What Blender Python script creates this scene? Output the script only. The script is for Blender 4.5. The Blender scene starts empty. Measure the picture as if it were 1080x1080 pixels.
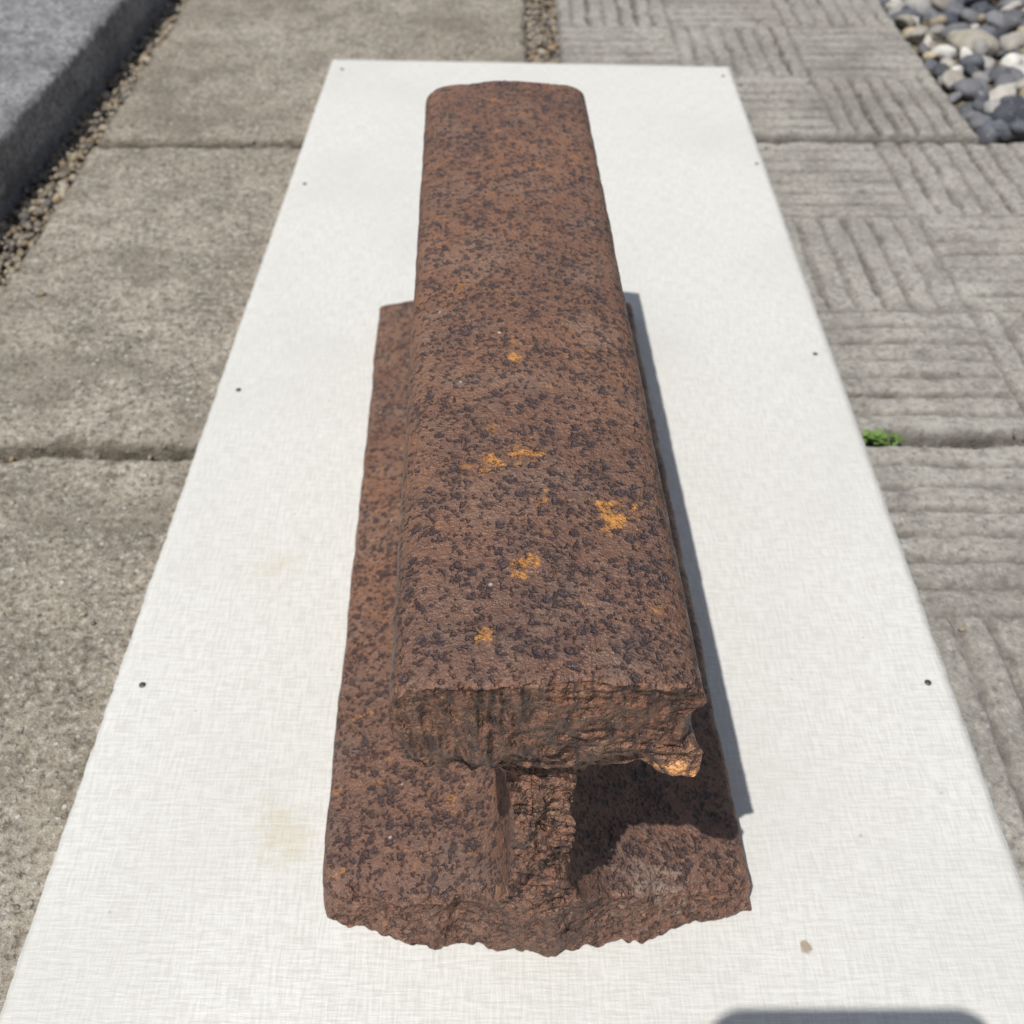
import bpy, math, numpy as np, bmesh
from mathutils import Vector, Matrix
rng=np.random.default_rng(7)
scene=bpy.context.scene
scene.view_settings.view_transform='Standard'
try: scene.view_settings.look='None'
except Exception: pass
scene.view_settings.exposure=0

# ---------------- numpy noise ----------------
def _h(ix,iy,iz,s):
    n=(ix*374761393+iy*668265263+iz*1440662683+s*974634777)&0xffffffff
    n=((n^(n>>13))*1274126177)&0xffffffff
    n=n^(n>>16)
    return n/2147483648.0-1.0
def vn(x,y,z,s=0):
    x,y,z=np.broadcast_arrays(np.asarray(x,float),np.asarray(y,float),np.asarray(z,float))
    fx,fy,fz=np.floor(x),np.floor(y),np.floor(z)
    ix,iy,iz=fx.astype(np.int64),fy.astype(np.int64),fz.astype(np.int64)
    tx,ty,tz=x-fx,y-fy,z-fz
    tx=tx*tx*(3-2*tx);ty=ty*ty*(3-2*ty);tz=tz*tz*(3-2*tz)
    r=0
    for dx in (0,1):
        for dy in (0,1):
            for dz in (0,1):
                w=(tx if dx else 1-tx)*(ty if dy else 1-ty)*(tz if dz else 1-tz)
                r=r+w*_h(ix+dx,iy+dy,iz+dz,s)
    return r
def fbm(x,y,z,o=4,s=0,g=0.5):
    r=0;a=1;f=1
    for i in range(o):
        r=r+a*vn(x*f+i*17.3,y*f+i*5.1,z*f+i*9.7,s+i); a*=g; f*=2.03
    return r
def sst(a,b,x):
    t=np.clip((x-a)/(b-a),0,1); return t*t*(3-2*t)

# ---------------- mesh helper ----------------
def mesh_from(name,V,F,attrs=None,smooth=True,mat=None):
    V=np.asarray(V,np.float32); F=np.asarray(F,np.int32)
    me=bpy.data.meshes.new(name)
    k=F.shape[1]
    me.vertices.add(len(V)); me.vertices.foreach_set('co',V.ravel())
    me.loops.add(F.size); me.loops.foreach_set('vertex_index',F.ravel())
    me.polygons.add(len(F)); me.polygons.foreach_set('loop_start',np.arange(len(F),dtype=np.int32)*k)
    me.update(calc_edges=True)
    me.validate()
    me.polygons.foreach_set('use_smooth',np.full(len(me.polygons),smooth))
    if attrs:
        for n,a in attrs.items():
            a=np.asarray(a,np.float32)
            if a.ndim==1:
                at=me.attributes.new(n,'FLOAT','POINT'); at.data.foreach_set('value',a)
            else:
                at=me.attributes.new(n,'FLOAT_COLOR','POINT')
                if a.shape[1]==3: a=np.hstack([a,np.ones((len(a),1),np.float32)])
                at.data.foreach_set('color',a.ravel())
    ob=bpy.data.objects.new(name,me); scene.collection.objects.link(ob)
    if mat: me.materials.append(mat)
    return ob
def gridfaces(nr,nc,off=0,flip=False):
    i=np.arange(nr-1)[:,None]*nc+np.arange(nc-1)[None,:]
    i=i.ravel()+off
    F=np.stack([i,i+1,i+nc+1,i+nc],1)
    return F[:,::-1] if flip else F

# ---------------- node helper ----------------
class NB:
    def __init__(s,name):
        s.m=bpy.data.materials.new(name); s.m.use_nodes=True
        s.t=s.m.node_tree; s.n=s.t.nodes; s.l=s.t.links
        s.b=s.n['Principled BSDF']
        s.tc=s.n.new('ShaderNodeTexCoord'); s.o=s.tc.outputs['Object']
    def set(s,sock,v):
        if isinstance(v,bpy.types.NodeSocket): s.l.new(v,sock)
        else:
            if isinstance(v,(tuple,list)) and len(v)==3 and sock.type=='RGBA': v=(*v,1)
            sock.default_value=v
    def mapping(s,sc=(1,1,1),loc=(0,0,0),vec=None):
        m=s.n.new('ShaderNodeMapping'); s.set(m.inputs['Vector'],vec or s.o)
        m.inputs['Scale'].default_value=sc; m.inputs['Location'].default_value=loc
        return m.outputs[0]
    def noise(s,scale,detail=2,rough=.55,vec=None,dist=0):
        n=s.n.new('ShaderNodeTexNoise'); s.set(n.inputs['Vector'],vec or s.o)
        n.inputs['Scale'].default_value=scale; n.inputs['Detail'].default_value=detail
        n.inputs['Roughness'].default_value=rough; n.inputs['Distortion'].default_value=dist
        return n.outputs['Fac']
    def noisec(s,scale,detail=2,vec=None):
        n=s.n.new('ShaderNodeTexNoise'); s.set(n.inputs['Vector'],vec or s.o)
        n.inputs['Scale'].default_value=scale; n.inputs['Detail'].default_value=detail
        return n.outputs['Color']
    def vor(s,scale,vec=None,feature='F1',rand=1):
        n=s.n.new('ShaderNodeTexVoronoi'); s.set(n.inputs['Vector'],vec or s.o)
        n.feature=feature; n.inputs['Scale'].default_value=scale; n.inputs['Randomness'].default_value=rand
        return n.outputs['Distance'], n.outputs['Color']
    def math(s,op,a,b=0.,c=0.,clamp=False):
        n=s.n.new('ShaderNodeMath'); n.operation=op; n.use_clamp=clamp
        s.set(n.inputs[0],a); s.set(n.inputs[1],b); s.set(n.inputs[2],c); return n.outputs[0]
    def mr(s,v,a,b,c=0.,d=1.,smooth=True):
        n=s.n.new('ShaderNodeMapRange'); n.interpolation_type='SMOOTHSTEP' if smooth else 'LINEAR'
        s.set(n.inputs['Value'],v)
        for k,x in (('From Min',a),('From Max',b),('To Min',c),('To Max',d)): s.set(n.inputs[k],x)
        return n.outputs[0]
    def mix(s,f,a,b,bt='MIX'):
        n=s.n.new('ShaderNodeMix'); n.data_type='RGBA'; n.blend_type=bt
        s.set(n.inputs[0],f); s.set(n.inputs[6],a); s.set(n.inputs[7],b); return n.outputs[2]
    def vadd(s,a,b,k=1.):
        n=s.n.new('ShaderNodeVectorMath'); n.operation='MULTIPLY_ADD'
        s.set(n.inputs[0],b); n.inputs[1].default_value=(k,k,k); s.set(n.inputs[2],a); return n.outputs[0]
    def dist(s,p,vec=None):
        n=s.n.new('ShaderNodeVectorMath'); n.operation='DISTANCE'
        s.set(n.inputs[0],vec or s.o); n.inputs[1].default_value=p; return n.outputs['Value']
    def sep(s,v):
        n=s.n.new('ShaderNodeSeparateXYZ'); s.set(n.inputs[0],v); return n.outputs
    def attr(s,name):
        n=s.n.new('ShaderNodeAttribute'); n.attribute_name=name; return n
    def bump(s,h,strength=1.,dist=.001,prev=None):
        n=s.n.new('ShaderNodeBump'); s.set(n.inputs['Height'],h)
        n.inputs['Strength'].default_value=strength; n.inputs['Distance'].default_value=dist
        if prev: s.l.new(prev,n.inputs['Normal'])
        return n.outputs[0]
    def out(s,col,rough,normal=None,spec=.5):
        s.set(s.b.inputs['Base Color'],col); s.set(s.b.inputs['Roughness'],rough)
        s.b.inputs['Specular IOR Level'].default_value=spec
        if normal: s.l.new(normal,s.b.inputs['Normal'])
        return s.m

# ---------------- materials ----------------
def mat_rust():
    k=NB('rust')
    w=k.noisec(750,2); wv=k.vadd(k.o,w,.0028)
    big=k.noise(20,3,.6); mid=k.noise(130,3,.65); fine=k.noise(900,2,.7)
    col=k.mix(k.mr(big,.35,.65),(.128,.064,.040),(.190,.090,.050))
    col=k.mix(k.mr(mid,.42,.66,0,.7),col,(.088,.049,.038))
    col=k.mix(k.mr(k.noise(48,3,.6,vec=k.mapping(loc=(3,1,2))),.48,.70,0,.6),col,(.190,.125,.092))
    col=k.mix(k.mr(fine,.35,.70,0,.45),col,(.26,.122,.062))
    # darker plum tone towards the broken end
    yy=k.sep(k.o)[1]
    col=k.mix(k.mr(k.math('ADD',yy,k.math('MULTIPLY',mid,-.10)),-.07,.10,.42,0),col,(.080,.048,.043))
    masks=[]
    for sc,r0,lo in ((310,.42,.40),(650,.46,.30)):
        d,c=k.vor(sc,vec=wv)
        cs=k.sep(c)
        gate=k.mr(k.math('ADD',cs[0],k.math('MULTIPLY',k.math('SUBTRACT',mid,.5),1.8)),lo,lo+.25)
        spot=k.mr(d,r0-.24,r0+.08,1,0)
        masks.append(k.math('MULTIPLY',gate,spot))
    m=k.math('MAXIMUM',masks[0],k.math('MULTIPLY',masks[1],.85))
    dk=k.mix(fine,(.014,.010,.014),(.062,.038,.042))
    col=k.mix(k.math('MULTIPLY',m,.88),col,dk)
    on=k.noise(300,3,.7)
    o=None
    for p,r in (((-.0105,.064,.122),.007),((-.0015,.066,.122),.0085),((.0185,.045,.122),.0105),((-.003,.030,.122),.007),((-.012,.012,.122),.006),
                ((.001,.050,.122),.006),((.029,-.002,.089),.0125),((-.022,.0,.086),.007),((-.003,.105,.122),.004),((.012,-.003,.099),.006)):
        q=k.mr(k.dist(p),0,r,.46,0,False)
        o=q if o is None else k.math('MAXIMUM',o,q)
    om=k.mr(k.math('ADD',on,o),.76,.92)
    om2=k.mr(k.noise(150,3,.7,vec=k.mapping(loc=(9,2,4))),.62,.74,0,.55)
    col=k.mix(k.math('MAXIMUM',om,om2),col,k.mix(on,(.24,.09,.03),(.55,.25,.05)))
    fr=k.attr('fract').outputs['Fac']
    fm=k.mapping(sc=(1,1,.3))
    fn=k.noise(480,3,.7,vec=fm)
    fc=k.mix(k.mr(fn,.36,.62),(.055,.030,.024),(.235,.110,.065))
    fc=k.mix(k.mr(mid,.50,.68,0,.7),fc,(.29,.165,.105))
    fc=k.mix(om2,fc,(.32,.13,.05))
    fc=k.mix(om,fc,(.75,.36,.14))
    col=k.mix(k.math('MULTIPLY',fr,.9),col,fc)
    sd,sc_=k.vor(240)
    sp=k.math('MULTIPLY',k.mr(sd,.07,.15,1,0),k.mr(k.sep(sc_)[1],.965,.97))
    col=k.mix(k.math('MULTIPLY',sp,.75),col,(.46,.42,.37))
    # pale dusty lime on the near lip of the foot
    dl=k.mr(k.math('ADD',k.mr(k.dist((.034,.008,.012)),0,.022,.30,0,False),on),.66,.86,0,.5)
    col=k.mix(dl,col,(.33,.24,.19))
    hgt=k.math('ADD',k.math('MULTIPLY',m,-.9),k.math('MULTIPLY',fine,1.1))
    hgt=k.math('ADD',hgt,k.math('MULTIPLY',mid,1.6))
    n1=k.bump(hgt,1.,.0009)
    rough=k.math('ADD',k.mr(mid,.3,.7,.40,.60),k.math('MULTIPLY',m,-.08))
    return k.out(col,rough,n1,.5)

def mat_board():
    k=NB('linen_white_board')
    tx=k.noise(1,2,.6,vec=k.mapping(sc=(1000,130,1)))
    ty=k.noise(1,2,.6,vec=k.mapping(sc=(130,1000,1)))
    weave=k.math('ADD',tx,ty)
    col=k.mix(k.mr(weave,.72,1.25),(.515,.502,.462),(.615,.605,.565))
    col=k.mix(k.mr(k.noise(7,3,.6),.40,.7,0,.6),col,(.50,.49,.45))
    st=k.noise(90,3,.7)
    a=k.mr(k.math('ADD',k.mr(k.dist((-.068,.150,.006)),0,.022,.36,0,False),st),.66,.95,0,.4)
    a2=k.mr(k.math('ADD',k.mr(k.dist((.082,.117,.006)),0,.006,.5,0,False),st),.80,.92,0,.7)
    a3=k.mr(k.math('ADD',k.mr(k.dist((-.085,.26,.006)),0,.03,.3,0,False),st),.70,1.,0,.35)
    col=k.mix(k.math('MAXIMUM',a,a3),col,(.47,.40,.26)); col=k.mix(a2,col,(.22,.14,.06))
    d,c=k.vor(210)
    sp=k.math('MULTIPLY',k.mr(d,.07,.15,1,0),k.mr(k.sep(c)[0],.965,.97))
    col=k.mix(k.math('MULTIPLY',sp,.5),col,(.30,.25,.18))
    n=k.bump(weave,.6,.00035)
    return k.out(col,k.mr(weave,.7,1.3,.60,.48),n,.45)

def mat_concrete(name,c1,c2,c3,dirt,speck=.5,rough_amp=1.,con=1.,blot=.5):
    k=NB(name)
    bl=k.noise(7,4,.65)
    col=k.mix(k.mr(bl,.35,.65),c1,c2)
    col=k.mix(k.mr(k.noise(30,4,.75,vec=k.mapping(loc=(2,5,3))),.40,.66,0,.9),col,c3)
    fine=k.noise(330,3,.8)
    col=k.mix(k.mr(fine,.50,.68,0,.75*con),col,(.50,.465,.40))
    col=k.mix(k.mr(fine,.48,.33,0,.9*con),col,dirt)
    col=k.mix(k.mr(k.noise(110,3,.75,vec=k.mapping(loc=(1,8,1))),.50,.68,0,.6*con),col,dirt)
    col=k.mix(k.mr(k.noise(11,3,.7,vec=k.mapping(loc=(7,3,1))),.50,.66,0,blot),col,k.mix(.55,c3,dirt))
    d,c=k.vor(300)
    cc=k.sep(c)
    m=k.math('MULTIPLY',k.mr(d,.20,.36,1,0),k.mr(cc[0],.66,.70))
    gc=k.mix(cc[1],(.08,.07,.06),(.62,.59,.54))
    col=k.mix(k.math('MULTIPLY',m,speck),col,gc)
    g=k.attr('cav').outputs['Fac']
    col=k.mix(g,col,dirt)
    h=k.math('ADD',fine,k.math('MULTIPLY',m,.3))
    n=k.bump(h,1.*rough_amp,.0022)
    return k.out(col,.9,n,.25)

def mat_soil():
    k=NB('soil_and_grit')
    d,c=k.vor(260)
    cs=k.sep(c)
    col=k.mix(cs[0],(.07,.055,.04),(.30,.25,.18))
    col=k.mix(k.mr(k.noise(30,3,.7),.4,.6,0,.8),col,(.10,.085,.06))
    n=k.bump(k.math('MULTIPLY',d,-1.),1,.003)
    return k.out(col,.95,n,.2)

def mat_stone(name,bs=300):
    k=NB(name)
    c=k.attr('col').outputs['Color']
    nn=k.noise(bs,3,.7)
    col=k.mix(k.mr(nn,.35,.65,0,.5),c,k.mix(.5,c,(.06,.055,.05)))
    col=k.mix(k.mr(nn,.60,.70,0,.35),col,(.5,.48,.45))
    return k.out(col,.68,k.bump(nn,.5,.0010),.35)

def mat_plain(name,c,r=.5,metal=0.):
    k=NB(name); k.b.inputs['Metallic'].default_value=metal
    col=k.mix(k.mr(k.noise(300,2),.35,.65,0,.3),c,tuple(x*.6 for x in c))
    return k.out(col,r)

M_rust=mat_rust(); M_board=mat_board(); M_soil=mat_soil()
M_left=mat_concrete('worn_concrete',(.275,.240,.190),(.350,.312,.255),(.20,.175,.14),(.105,.086,.062),.65)
M_right=mat_concrete('parquet_concrete',(.275,.255,.225),(.345,.325,.288),(.22,.205,.18),(.085,.075,.062),.3,.55,.6,.4)
M_kerb=mat_concrete('kerb_concrete',(.235,.232,.240),(.30,.297,.305),(.17,.17,.176),(.075,.072,.074),.6,1.2,.9)

# ---------------- RAIL ----------------
prof=np.array([(61,0),(61,2),(61,6.5),(60.2,8.6),(57,9.8),(40,13.6),(24,17.6),(16,20.5),(10.5,25),(7.8,32),(7.0,42),(6.8,58),(6.9,70),(8,78),(11,83),
 (17,85.6),(27,88),(30.4,89.4),(31.8,92.0),(32.1,100),(32.0,111),(31.6,115.2),(30.3,118.2),(27,120.2),(20,121.0),(10,121.8),(0,122.2)],float)
P=prof.copy()
for _ in range(2):
    Q=[P[0]]
    for a,b in zip(P[:-1],P[1:]): Q+= [a*.75+b*.25,a*.25+b*.75]
    Q.append(P[-1]); P=np.array(Q)
seg=np.r_[0,np.cumsum(np.hypot(*np.diff(P,axis=0).T))]
M=250
t=np.linspace(0,seg[-1],M)
w=np.interp(t,seg,P[:,0]); zz=np.interp(t,seg,P[:,1]); w[-1]=0
def ynear(x,z):
    head=sst(80,88,z); foot=1-sst(12,30,z+0.0*x)
    web=1-head-foot
    lf=sst(8,-12,x)
    yh=-.6+.9*fbm(x/16,z/14,0,3,3)
    yh=yh+lf*(1.0*np.abs(vn(x/2.1+.12*z,z/22,0,11))+.5*vn(x/.8,z/10,0,12))
    yh=yh+(1-lf)*(.55*vn(x/9,z/1.7+x/14,0,13)+.35*vn(x/4,z/.9,0,14))
    yh=yh+.28*fbm(x/2,z/1.6,1,3,5)
    low=1-sst(90,96,z+3.0*vn(x/6,0,0,8))
    spur=sst(20,27,x)
    yh=yh+low*(2.6+1.4*vn(x/3.5,z/3,0,15))*(1-spur)-1.5*low*spur
    lam=z/3.4+x/11+.7*vn(x/5,z/7,0,25)
    yw=.6+1.0*fbm(x/6,z/12,0,3,21)+1.9*np.abs((lam%1)-.5)*2*(.6+.6*vn(x/5,z/6,0,27))+.5*fbm(x/1.6,z/1.6,0,2,22)+4.5*sst(68,82,z)-2.2*sst(50,24,z)
    yf=-2.6+10*(np.abs(x)/61)**2.2+1.0*vn(x/10,0,0,31)+1.1*vn(x/4.2,z/20,0,32)+.6*fbm(x/1.8,z/2,0,3,33)
    yf=yf+.42*z*sst(4,18,np.abs(x))+.05*z
    yf=yf-2.0*np.exp(-((x-6)/9)**2)
    return head*yh+web*yw+foot*yf
def yfar(x,z):
    return 303-16.5*(z/122)+.8*fbm(x/8,z/8,0,3,44)-2.6*sst(24,31.5,np.abs(x))*sst(100,122,z)
def disp(x,y,z):
    d=np.maximum(y-ynear(x,z),0)
    dn=np.exp(-d/4.0)
    top=sst(60,90,z)
    a=1.0-.62*top
    x2=x+dn*a*(1.5*fbm(y/5,z/5,x/9,3,51)*sst(-2,4,z))
    z2=z+dn*a*(1.3*fbm(x/4.5,y/5,z/9,3,52))*sst(1,6,z)
    z2=z2-.7*np.exp(-d/1.2)*sst(112,122,z)
    # foot surface rolls down towards its broken lip
    z2=z2*(1-.30*np.exp(-d/5.0)*(1-sst(14,26,z))*sst(6,18,np.abs(x)))
    # ragged underside of the head near the break
    z2=z2+np.exp(-d/3.0)*(1.8*vn(x/6,0,0,55)+1.0*vn(x/2.2,0,0,56))*sst(80,86,z)*(1-sst(92,102,z))
    # notch on the right flank and spur below it
    nt=np.exp(-d/3.5)*sst(22,32,x)
    x2=x2-3.6*nt*sst(96,99,z)*(1-sst(107,112,z))+1.6*nt*(1-sst(95,98,z))*sst(84,87,z)
    z2=z2-1.5*nt*(1-sst(90,97,z))*sst(84,87,z)
    x2=x2+1.6*np.exp(-d/3.5)*sst(-22,-32,x)*(1-sst(96,106,z))
    # left fillet between web and foot stands out at the break
    pit=fbm(x/2.6,y/2.6,z/2.6,2,66)
    n=.20*fbm(x/7,y/7,z/7,3,61)-.25*sst(.25,.9,pit)
    z2=z2+n*sst(4,9,z)
    x2=x2+.20*fbm(x/6,y/6,z/6,3,62)
    x2=np.where((z<9)&(np.abs(x)>50),x2+.4*vn(0*x,y/11,z/20,63),x2)
    return x2,y,z2
xs=np.r_[-w,w[::-1][1:]]; zs=np.r_[zz,zz[::-1][1:]]
K=len(xs)
N=420
s=np.linspace(0,1,N)**1.35
yn=ynear(xs,zs); yf_=yfar(xs,zs)
Y=yn[None,:]+(yf_-yn)[None,:]*s[:,None]
X=np.broadcast_to(xs,(N,K)); Z=np.broadcast_to(zs,(N,K))
x2,y2,z2=disp(X,Y,Z)
V=[np.stack([x2,y2,z2],-1).reshape(-1,3)]
F=[gridfaces(N,K)]
i=np.arange(N-1)*K
F.append(np.stack([i,i+K,i+K+K-1,i+K-1],1))
fr=[np.exp(-((Y-yn)/1.0)).ravel()]
off=N*K
C=170
u=np.linspace(-1,1,C)
for fn,flip in ((ynear,True),(yfar,False)):
    cx=w[:,None]*u[None,:]; cz=np.broadcast_to(zz[:,None],cx.shape)
    cy=fn(cx,cz)
    a,b,c=disp(cx,cy,cz)
    V.append(np.stack([a,b,c],-1).reshape(-1,3)); F.append(gridfaces(M,C,off,not flip)); off+=M*C
    fr.append((1.0-.6*(cz<20)).ravel())
V=np.vstack(V)*.001
V[:,2]=np.maximum(V[:,2],0.0002)
rail=mesh_from('rusty_rail_section',V,np.vstack(F),{'fract':np.concatenate(fr)},True,M_rust)
rail.location=(.007,.119,.006); rail.rotation_euler=(0,0,math.radians(1.9))

# ---------------- BOARD ----------------
def board():
    FL,FR,NR,NL=np.array([-128,747.]),np.array([153,733.]),np.array([145.5,-165.]),np.array([-139,-165.])
    nu,nv=100,420
    U,Vv=np.meshgrid(np.linspace(0,1,nu),np.linspace(0,1,nv))
    p=(NL*(1-U[...,None])+NR*U[...,None])*(1-Vv[...,None])+(FL*(1-U[...,None])+FR*U[...,None])*Vv[...,None]
    x,y=p[...,0],p[...,1]
    jit=np.where((U<.004)|(U>.996),1,0)
    x=x+jit*.30*fbm(x/20,y/2.2,0,3,71)
    z=5.9+.22*fbm(x/60,y/60,0,2,72)
    z=z-.25*((U<.004)|(U>.996)|(Vv<.001)|(Vv>.999))
    nx,ny=nu+2,nv+2
    pad=lambda a:np.pad(a,1,mode='edge')
    x,y,z=pad(x),pad(y),pad(z)
    z[0,:]=z[-1,:]=.4; z[:,0]=z[:,-1]=.4
    V=np.stack([x,y,z],-1).reshape(-1,3)*.001
    return mesh_from('white_linen_board',V,gridfaces(ny,nx),None,True,M_board)
bd=board()
M_nail=mat_plain('nail_steel',(.09,.085,.08),.45,.6)
npts=[(-123,366),(-125,205),(142,393),(141,206),(-121,560),(147,585),(-119,728),(146,716),(-128,30),(139,30)]
for q,(nx_,ny_) in enumerate(npts):
    rr=1.15; Vn=[];Fn=[]
    rings=[(1.0,-.2),(1.0,.25),(.75,.45),(.35,.52),(0.02,.53)]
    for r_,h_ in rings:
        for a in range(16):
            Vn.append((nx_+rr*r_*math.cos(a*math.pi/8),ny_+rr*r_*math.sin(a*math.pi/8),5.9+h_))
    for r_ in range(4):
        for a in range(16):
            b=(a+1)%16; Fn.append((r_*16+a,r_*16+b,(r_+1)*16+b,(r_+1)*16+a))
    o=mesh_from('nail_%d'%(q+1),np.array(Vn)*.001,Fn,None,True,M_nail); o.parent=bd

# ---------------- SLABS ----------------
def slab(name,x0,x1,y0,y1,res,mat,pattern,seed):
    nx=int((x1-x0)/res)+1; ny=int((y1-y0)/res)+1
    X,Y=np.meshgrid(np.linspace(x0,x1,nx),np.linspace(y0,y1,ny))
    ex=np.minimum(X-x0,x1-X); ey=np.minimum(Y-y0,y1-Y)
    ed=np.minimum(ex,ey)
    ed2=ed+1.8*fbm(X/8,Y/8,0,3,seed)
    R=4.5
    q=np.clip(1-ed2/R,0,1.2)
    Z=-2.8*q**2
    Z=Z+.35*fbm(X/40,Y/40,0,3,seed+1)+ (.45 if not pattern else .20)*fbm(X/3.4,Y/3.4,0,3,seed+2,.65)
    if not pattern:
        pn=fbm(X/6,Y/6,3,3,seed+12)
        Z=Z-1.1*sst(.75,1.25,pn)
    cav=np.clip(q*.7,0,.8)
    if pattern:
        u=X-x0; v=Y-y0
        bw=(x1-x0)/3; bh=(y1-y0)/3
        iu=np.clip(np.floor(u/bw),0,2); iv=np.clip(np.floor(v/bh),0,2)
        hor=((iu+iv)%2)==1
        lu=u-iu*bw; lv=v-iv*bh
        n=7
        wv=.45*fbm(X/22,Y/22,0,2,seed+4)+.35*fbm(X/4,Y/4,0,2,seed+14)
        cu=(lu+wv)/bw*n; cv=(lv+wv)/bh*n
        # every groove line gets its own strength so the pattern is not mechanical
        du=np.abs(cu-np.round(cu))*bw/n; dv=np.abs(cv-np.round(cv))*bh/n
        dd=np.where(hor,dv,du)
        lid=np.where(hor,np.round(cv),np.round(cu))+iu*31+iv*57
        lstr=.75+.35*vn(lid*7.31,0,0,seed+16)
        be=np.minimum(np.minimum(lu,bw-lu),np.minimum(lv,bh-lv))
        wd=1.7+.7*fbm(X/9,Y/9,0,2,seed+5)
        g=1-sst(.3*wd,1.8*wd,dd)
        g=g*sst(.5,3.5,be)*lstr
        g2=(1-sst(.5,2.6,be+.6*vn(X/5,Y/5,0,seed+9)))*.6
        worn=.55+.45*np.clip(fbm(X/30,Y/30,0,3,seed+6)+.6,0,1)
        G=np.maximum(g,g2)*worn
        Z=Z-2.7*G
        cav=np.maximum(cav,.95*G*(.8+.4*vn(X/3,Y/3,0,seed+15)))
    pad=lambda a:np.pad(a,1,mode='edge')
    X,Y,Z,cav=pad(X),pad(Y),pad(Z),pad(cav)
    Z[0,:]=Z[-1,:]=-35; Z[:,0]=Z[:,-1]=-35
    V=np.stack([X,Y,Z],-1).reshape(-1,3)
    V[:,0]+=.9*vn(V[:,0]/13,V[:,1]/13,0,seed+7); V[:,1]+=.9*vn(V[:,0]/13,V[:,1]/13,5,seed+8)
    return mesh_from(name,V*.001,gridfaces(ny+2,nx+2),{'cav':np.clip(cav.ravel(),0,1)},True,mat)
pl=[]
per=293
for j in range(-3,4):
    yb=332+per*j
    res=1.3 if -1<=j<=1 else 4
    pl.append(slab('slab_plain',-264+rng.normal()*1,11,yb+3.2,yb+per-3.2,res,M_left,False,100+j*13))
    yb=340+per*j
    res=1.0 if -1<=j<=1 else 3
    pl.append(slab('slab_parquet',35,(329 if j<=0 else 300),yb+3.5,yb+per-3.5,res,M_right,True,300+j*17))
pav=bpy.data.objects.new('concrete_pavement',None); scene.collection.objects.link(pav)
for o in pl: o.parent=pav

# ---------------- KERB ----------------
def kerb():
    objs=[]
    L=600
    for j in range(-2,4):
        y0=-240+L*j; y1=y0+L-5
        sec=[]
        for v in np.linspace(-35,27,22): sec.append((0,v))
        sec+= [(-1.2,29.2),(-3.2,30.6)]
        for v in np.linspace(-6,-196,100): sec.append((v,31))
        sec+= [(-198.5,29),(-200,26),(-200,-35)]
        sec=np.array(sec,float)
        ys=np.linspace(y0,y1,int((y1-y0)/2.2))
        Xs=np.broadcast_to(sec[:,0],(len(ys),len(sec))); Zs=np.broadcast_to(sec[:,1],Xs.shape); Ys=np.broadcast_to(ys[:,None],Xs.shape)
        X=Xs+1.3*fbm(Ys/7,Zs/7,Xs/7,3,81); Z=Zs+.9*fbm(Xs/6,Ys/6,0,3,82)*(Zs>20)
        V=np.stack([X,Ys,Z],-1).reshape(-1,3)
        o=mesh_from('kerb_stone',V*.001,gridfaces(len(ys),len(sec),0,True),{'cav':np.where(Zs.ravel()<5,.4,0)},True,M_kerb)
        bm=bmesh.new(); bm.from_mesh(o.data); bm.verts.ensure_lookup_table()
        n=len(sec)
        bm.faces.new([bm.verts[i] for i in range(n)]); bm.faces.new([bm.verts[(len(ys)-1)*n+i] for i in range(n)][::-1])
        bmesh.ops.recalc_face_normals(bm,faces=bm.faces)
        bm.to_mesh(o.data); bm.free()
        objs.append(o)
    e=bpy.data.objects.new('concrete_kerb',None); scene.collection.objects.link(e)
    for o in objs: o.parent=e
    e.location=(-.3135,0,0); e.rotation_euler=(0,0,-math.radians(2.07))
kerb()

# ---------------- GROUND ----------------
def ground():
    c=np.r_[-60,-20,-6,-2.,np.linspace(-.8,1.6,200),3,8,25,60]
    X,Y=np.meshgrid(c,c)
    Z=-.0125+.0015*fbm(X/.03,Y/.03,0,3,91)
    return mesh_from('ground',np.stack([X,Y,Z],-1).reshape(-1,3),gridfaces(len(c),len(c)),None,True,M_soil)
ground()

# ---------------- stones ----------------
def ico(sub):
    bm=bmesh.new(); bmesh.ops.create_icosphere(bm,subdivisions=sub,radius=1)
    V=np.array([v.co[:] for v in bm.verts]); F=np.array([[v.index for v in f.verts] for f in bm.faces]); bm.free(); return V,F
def rotm(a,b,c):
    return np.array(Matrix.Rotation(a,3,'X')@Matrix.Rotation(b,3,'Y')@Matrix.Rotation(c,3,'Z'))
def stones(name,pts,sizes,palette,sub,flat,rough,mat,seed):
    bV,bF=ico(sub); VV=[];FF=[];CC=[];off=0
    for i,(p,r) in enumerate(zip(pts,sizes)):
        d=bV.copy()
        n=fbm(d[:,0]*1.1+i*3.7,d[:,1]*1.1,d[:,2]*1.1,2,seed)
        d=d*(1+rough*n[:,None])
        sc=np.array([rng.uniform(.85,1.4),rng.uniform(.65,1.),rng.uniform(flat,flat+.3)])
        d=d*sc
        R=rotm(rng.normal()*.35,rng.normal()*.35,rng.uniform(0,6.28))
        d=d@R.T*r+p
        c=np.array(palette[rng.integers(len(palette))])*rng.uniform(.75,1.2)
        VV.append(d);FF.append(bF+off);off+=len(bV);CC.append(np.repeat(c[None],len(bV),0))
    return mesh_from(name,np.vstack(VV),np.vstack(FF),{'col':np.vstack(CC)},True,mat)
M_grit=mat_stone('grit_stone',900); M_peb=mat_stone('pebble_stone',220)
gp=[(.28,.23,.16),(.35,.29,.21),(.18,.15,.12),(.40,.35,.27),(.12,.11,.10),(.27,.19,.11),(.30,.26,.21)]
pts=[];sz=[]
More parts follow.
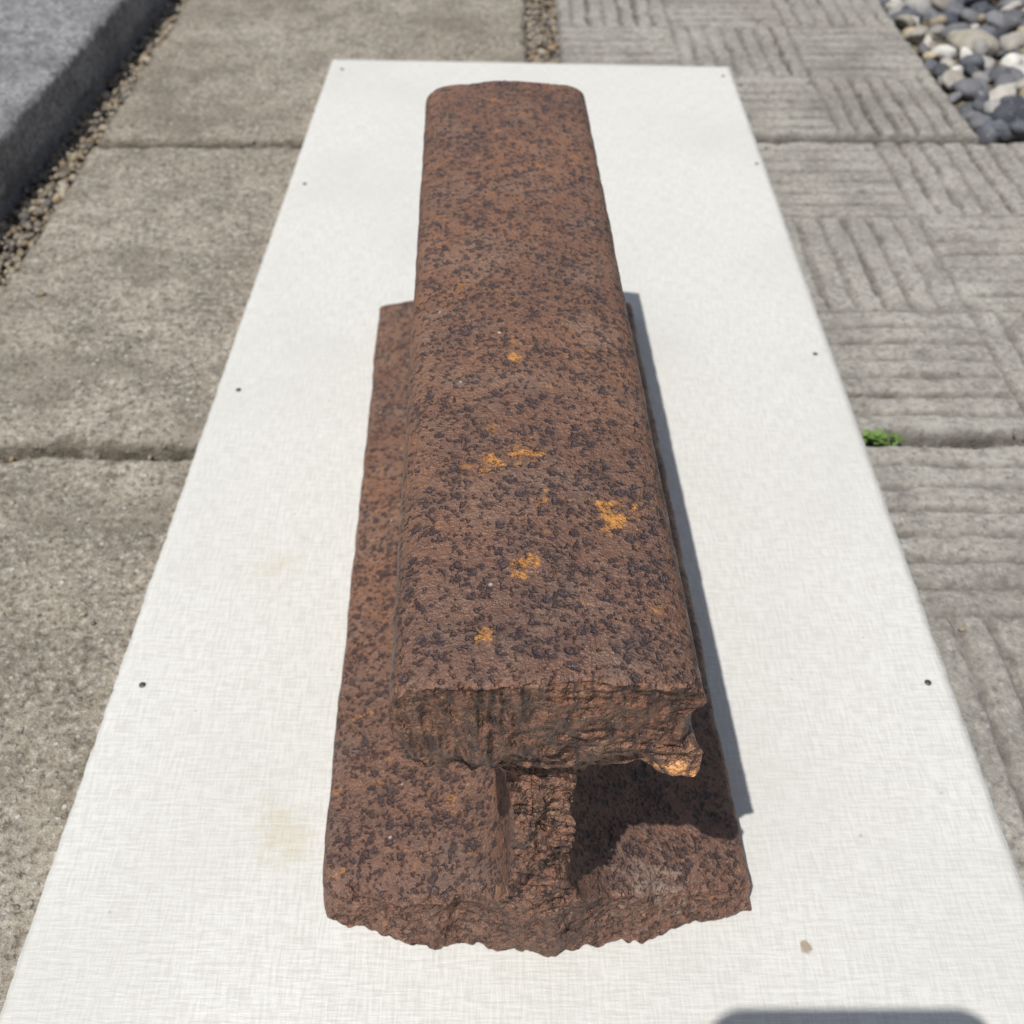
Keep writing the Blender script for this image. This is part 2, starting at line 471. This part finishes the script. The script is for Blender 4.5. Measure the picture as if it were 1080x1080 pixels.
for _ in range(4200):
    y=rng.uniform(.2,1.15); xk=-.3135+.036*y; x=rng.uniform(xk,-.262)
    r=abs(rng.normal())*.0010+.0009
    pts.append((x,y,-.0100+rng.uniform(0,.0055))); sz.append(r)
for _ in range(2000):
    y=rng.uniform(.72,1.2); x=rng.uniform(.010,.037)
    pts.append((x,y,-.0095+rng.uniform(0,.006))); sz.append(abs(rng.normal())*.0010+.0009)
for jx0,jx1,jy in ((-.264,.011,.332),(-.264,.011,.625),(.035,.329,.340),(.035,.306,.633)):
    for _ in range(420):
        pts.append((rng.uniform(jx0,jx1),jy+rng.uniform(-.0035,.0035),-.0115+rng.uniform(0,.004))); sz.append(rng.uniform(.0006,.0015))
# a few loose grains lying on the slabs
for _ in range(160):
    if rng.random()<.5: x=rng.uniform(-.262,-.14)
    else: x=rng.uniform(.158,.326)
    y=rng.uniform(.1,.9); r=abs(rng.normal())*.0004+.0005
    if y>.62 and x>.298: continue
    pts.append((x,y,.0002+r*.2)); sz.append(r)
stones('joint_grit',np.array(pts),sz,gp,2,.6,.25,M_grit,5)
pp=[(.42,.39,.34),(.58,.56,.51),(.10,.105,.12),(.055,.06,.075),(.30,.27,.22),(.40,.33,.23),(.17,.17,.18),(.08,.085,.095),(.28,.27,.25),(.13,.13,.14)]
pts=[];sz=[]
cell=.0148
for iy in range(int(1.5/cell)):
    for ix in range(int(.5/cell)):
        y=-.1+iy*cell+rng.uniform(-.35,.35)*cell
        e=.304 if y>.632 else .333
        x=e+.003+ix*cell+rng.uniform(-.35,.35)*cell
        r=rng.uniform(.0055,.0105)
        if rng.random()<.10: r*=1.7
        if x-r*1.2<e: x=e+r*1.2
        if y<.645 and y>.6 and x-r*1.3<.331: continue
        pts.append((x,y,-.009+rng.uniform(-.003,.005))); sz.append(r)
stones('garden_pebbles',np.array(pts),sz,pp,3,.5,.24,M_peb,6)

# ---------------- WEED ----------------
def weed():
    k=NB('weed_leaf')
    m=k.out(k.mix(k.noise(400,2),(.07,.13,.025),(.14,.23,.05)),.6,None,.3)
    VV=[];FF=[]
    for i in range(44):
        cx=.161+rng.normal()*.0040; cy=.3400+rng.normal()*.0012; a=rng.uniform(0,6.28); L=rng.uniform(.002,.0046); W=L*.36
        tl=rng.uniform(.2,1.1); z0=-.005+rng.uniform(0,.006)
        dx,dy=math.cos(a)*math.cos(tl),math.sin(a)*math.cos(tl); dz=math.sin(tl)
        sx_,sy_=-math.sin(a),math.cos(a)
        b=len(VV)
        for tt,ww,dr in ((0,.15,0),(.35,1,.0),(.7,.85,.06),(1,.1,.18)):
            for sg in (-1,1):
                VV.append((cx+dx*L*tt+sx_*W*ww*sg,cy+dy*L*tt+sy_*W*ww*sg,z0+dz*L*tt-dr*L))
        for q in range(3): FF.append((b+2*q,b+2*q+1,b+2*q+3,b+2*q+2))
    mesh_from('small_weed',VV,FF,None,True,m)
weed()

# ---------------- smartphone taking the picture ----------------
H=.292
pitch=math.radians(44.8)
view=Vector((0,math.cos(pitch),-math.sin(pitch))); up=Vector((0,math.sin(pitch),math.cos(pitch)))
camloc=Vector((0,0,H))
def phone():
    e=bpy.data.objects.new('smartphone',None); scene.collection.objects.link(e)
    m1=mat_plain('phone_glass_black',(.02,.02,.022),.15); m2=mat_plain('phone_lens_ring',(.2,.2,.2),.3,.8)
    def rr(w_,h_,d,rad,bev,name,mat,loc):
        bm=bmesh.new(); P=[]
        for cx,cy,a0 in ((1,1,0),(-1,1,90),(-1,-1,180),(1,-1,270)):
            for q in range(9):
                a=math.radians(a0+q*90/8); P.append((cx*(w_/2-rad)+rad*math.cos(a),cy*(h_/2-rad)+rad*math.sin(a)))
        vs=[bm.verts.new((x,y,-d/2)) for x,y in P]; f=bm.faces.new(vs)
        r=bmesh.ops.extrude_face_region(bm,geom=[f]); bmesh.ops.translate(bm,verts=[v for v in r['geom'] if isinstance(v,bmesh.types.BMVert)],vec=(0,0,d))
        bmesh.ops.recalc_face_normals(bm,faces=bm.faces)
        me=bpy.data.meshes.new(name); bm.to_mesh(me); bm.free(); me.materials.append(mat)
        o=bpy.data.objects.new(name,me); scene.collection.objects.link(o); o.parent=e; o.location=loc
        md=o.modifiers.new('b','BEVEL'); md.width=bev; md.segments=3; md.limit_method='ANGLE'
        return o
    rr(.076,.160,.0085,.010,.002,'phone_body',m1,(0,-.0725,.0075))
    rr(.060,.012,.0016,.0058,.0004,'camera_bar',m2,(0,0,.0027))
    e.matrix_world=Matrix.Translation(camloc)@Matrix((Vector((1,0,0)),up,-view)).transposed().to_4x4()
phone()

# ---------------- CAMERA ----------------
cam=bpy.data.cameras.new('camera'); co=bpy.data.objects.new('camera',cam); scene.collection.objects.link(co)
cam.sensor_width=36; cam.lens=36*1082/1080; cam.clip_start=.01; cam.clip_end=200
co.location=camloc; co.rotation_euler=(math.pi/2-pitch,0,0)
cam.dof.use_dof=True; cam.dof.focus_distance=.235; cam.dof.aperture_fstop=24
scene.camera=co

# ---------------- LIGHT ----------------
ld=Vector((.305,.335,-1)).normalized()
el=math.asin(-ld.z)
sun=bpy.data.lights.new('sun','SUN'); sun.energy=4.3; sun.angle=math.radians(.53); sun.color=(1,.975,.935)
so=bpy.data.objects.new('sun',sun); scene.collection.objects.link(so); so.rotation_euler=ld.to_track_quat('-Z','Y').to_euler(); so.location=(-1,-1,3)
wd=bpy.data.worlds.new('World'); scene.world=wd; wd.use_nodes=True
nt=wd.node_tree; bg=nt.nodes['Background']
sk=nt.nodes.new('ShaderNodeTexSky'); sk.sky_type='NISHITA'; sk.sun_disc=False
sk.sun_elevation=el; sk.sun_rotation=math.atan2(-ld.x,-ld.y)
hs=nt.nodes.new('ShaderNodeHueSaturation'); hs.inputs['Saturation'].default_value=.6
nt.links.new(sk.outputs[0],hs.inputs['Color']); nt.links.new(hs.outputs[0],bg.inputs[0]); bg.inputs[1].default_value=.10
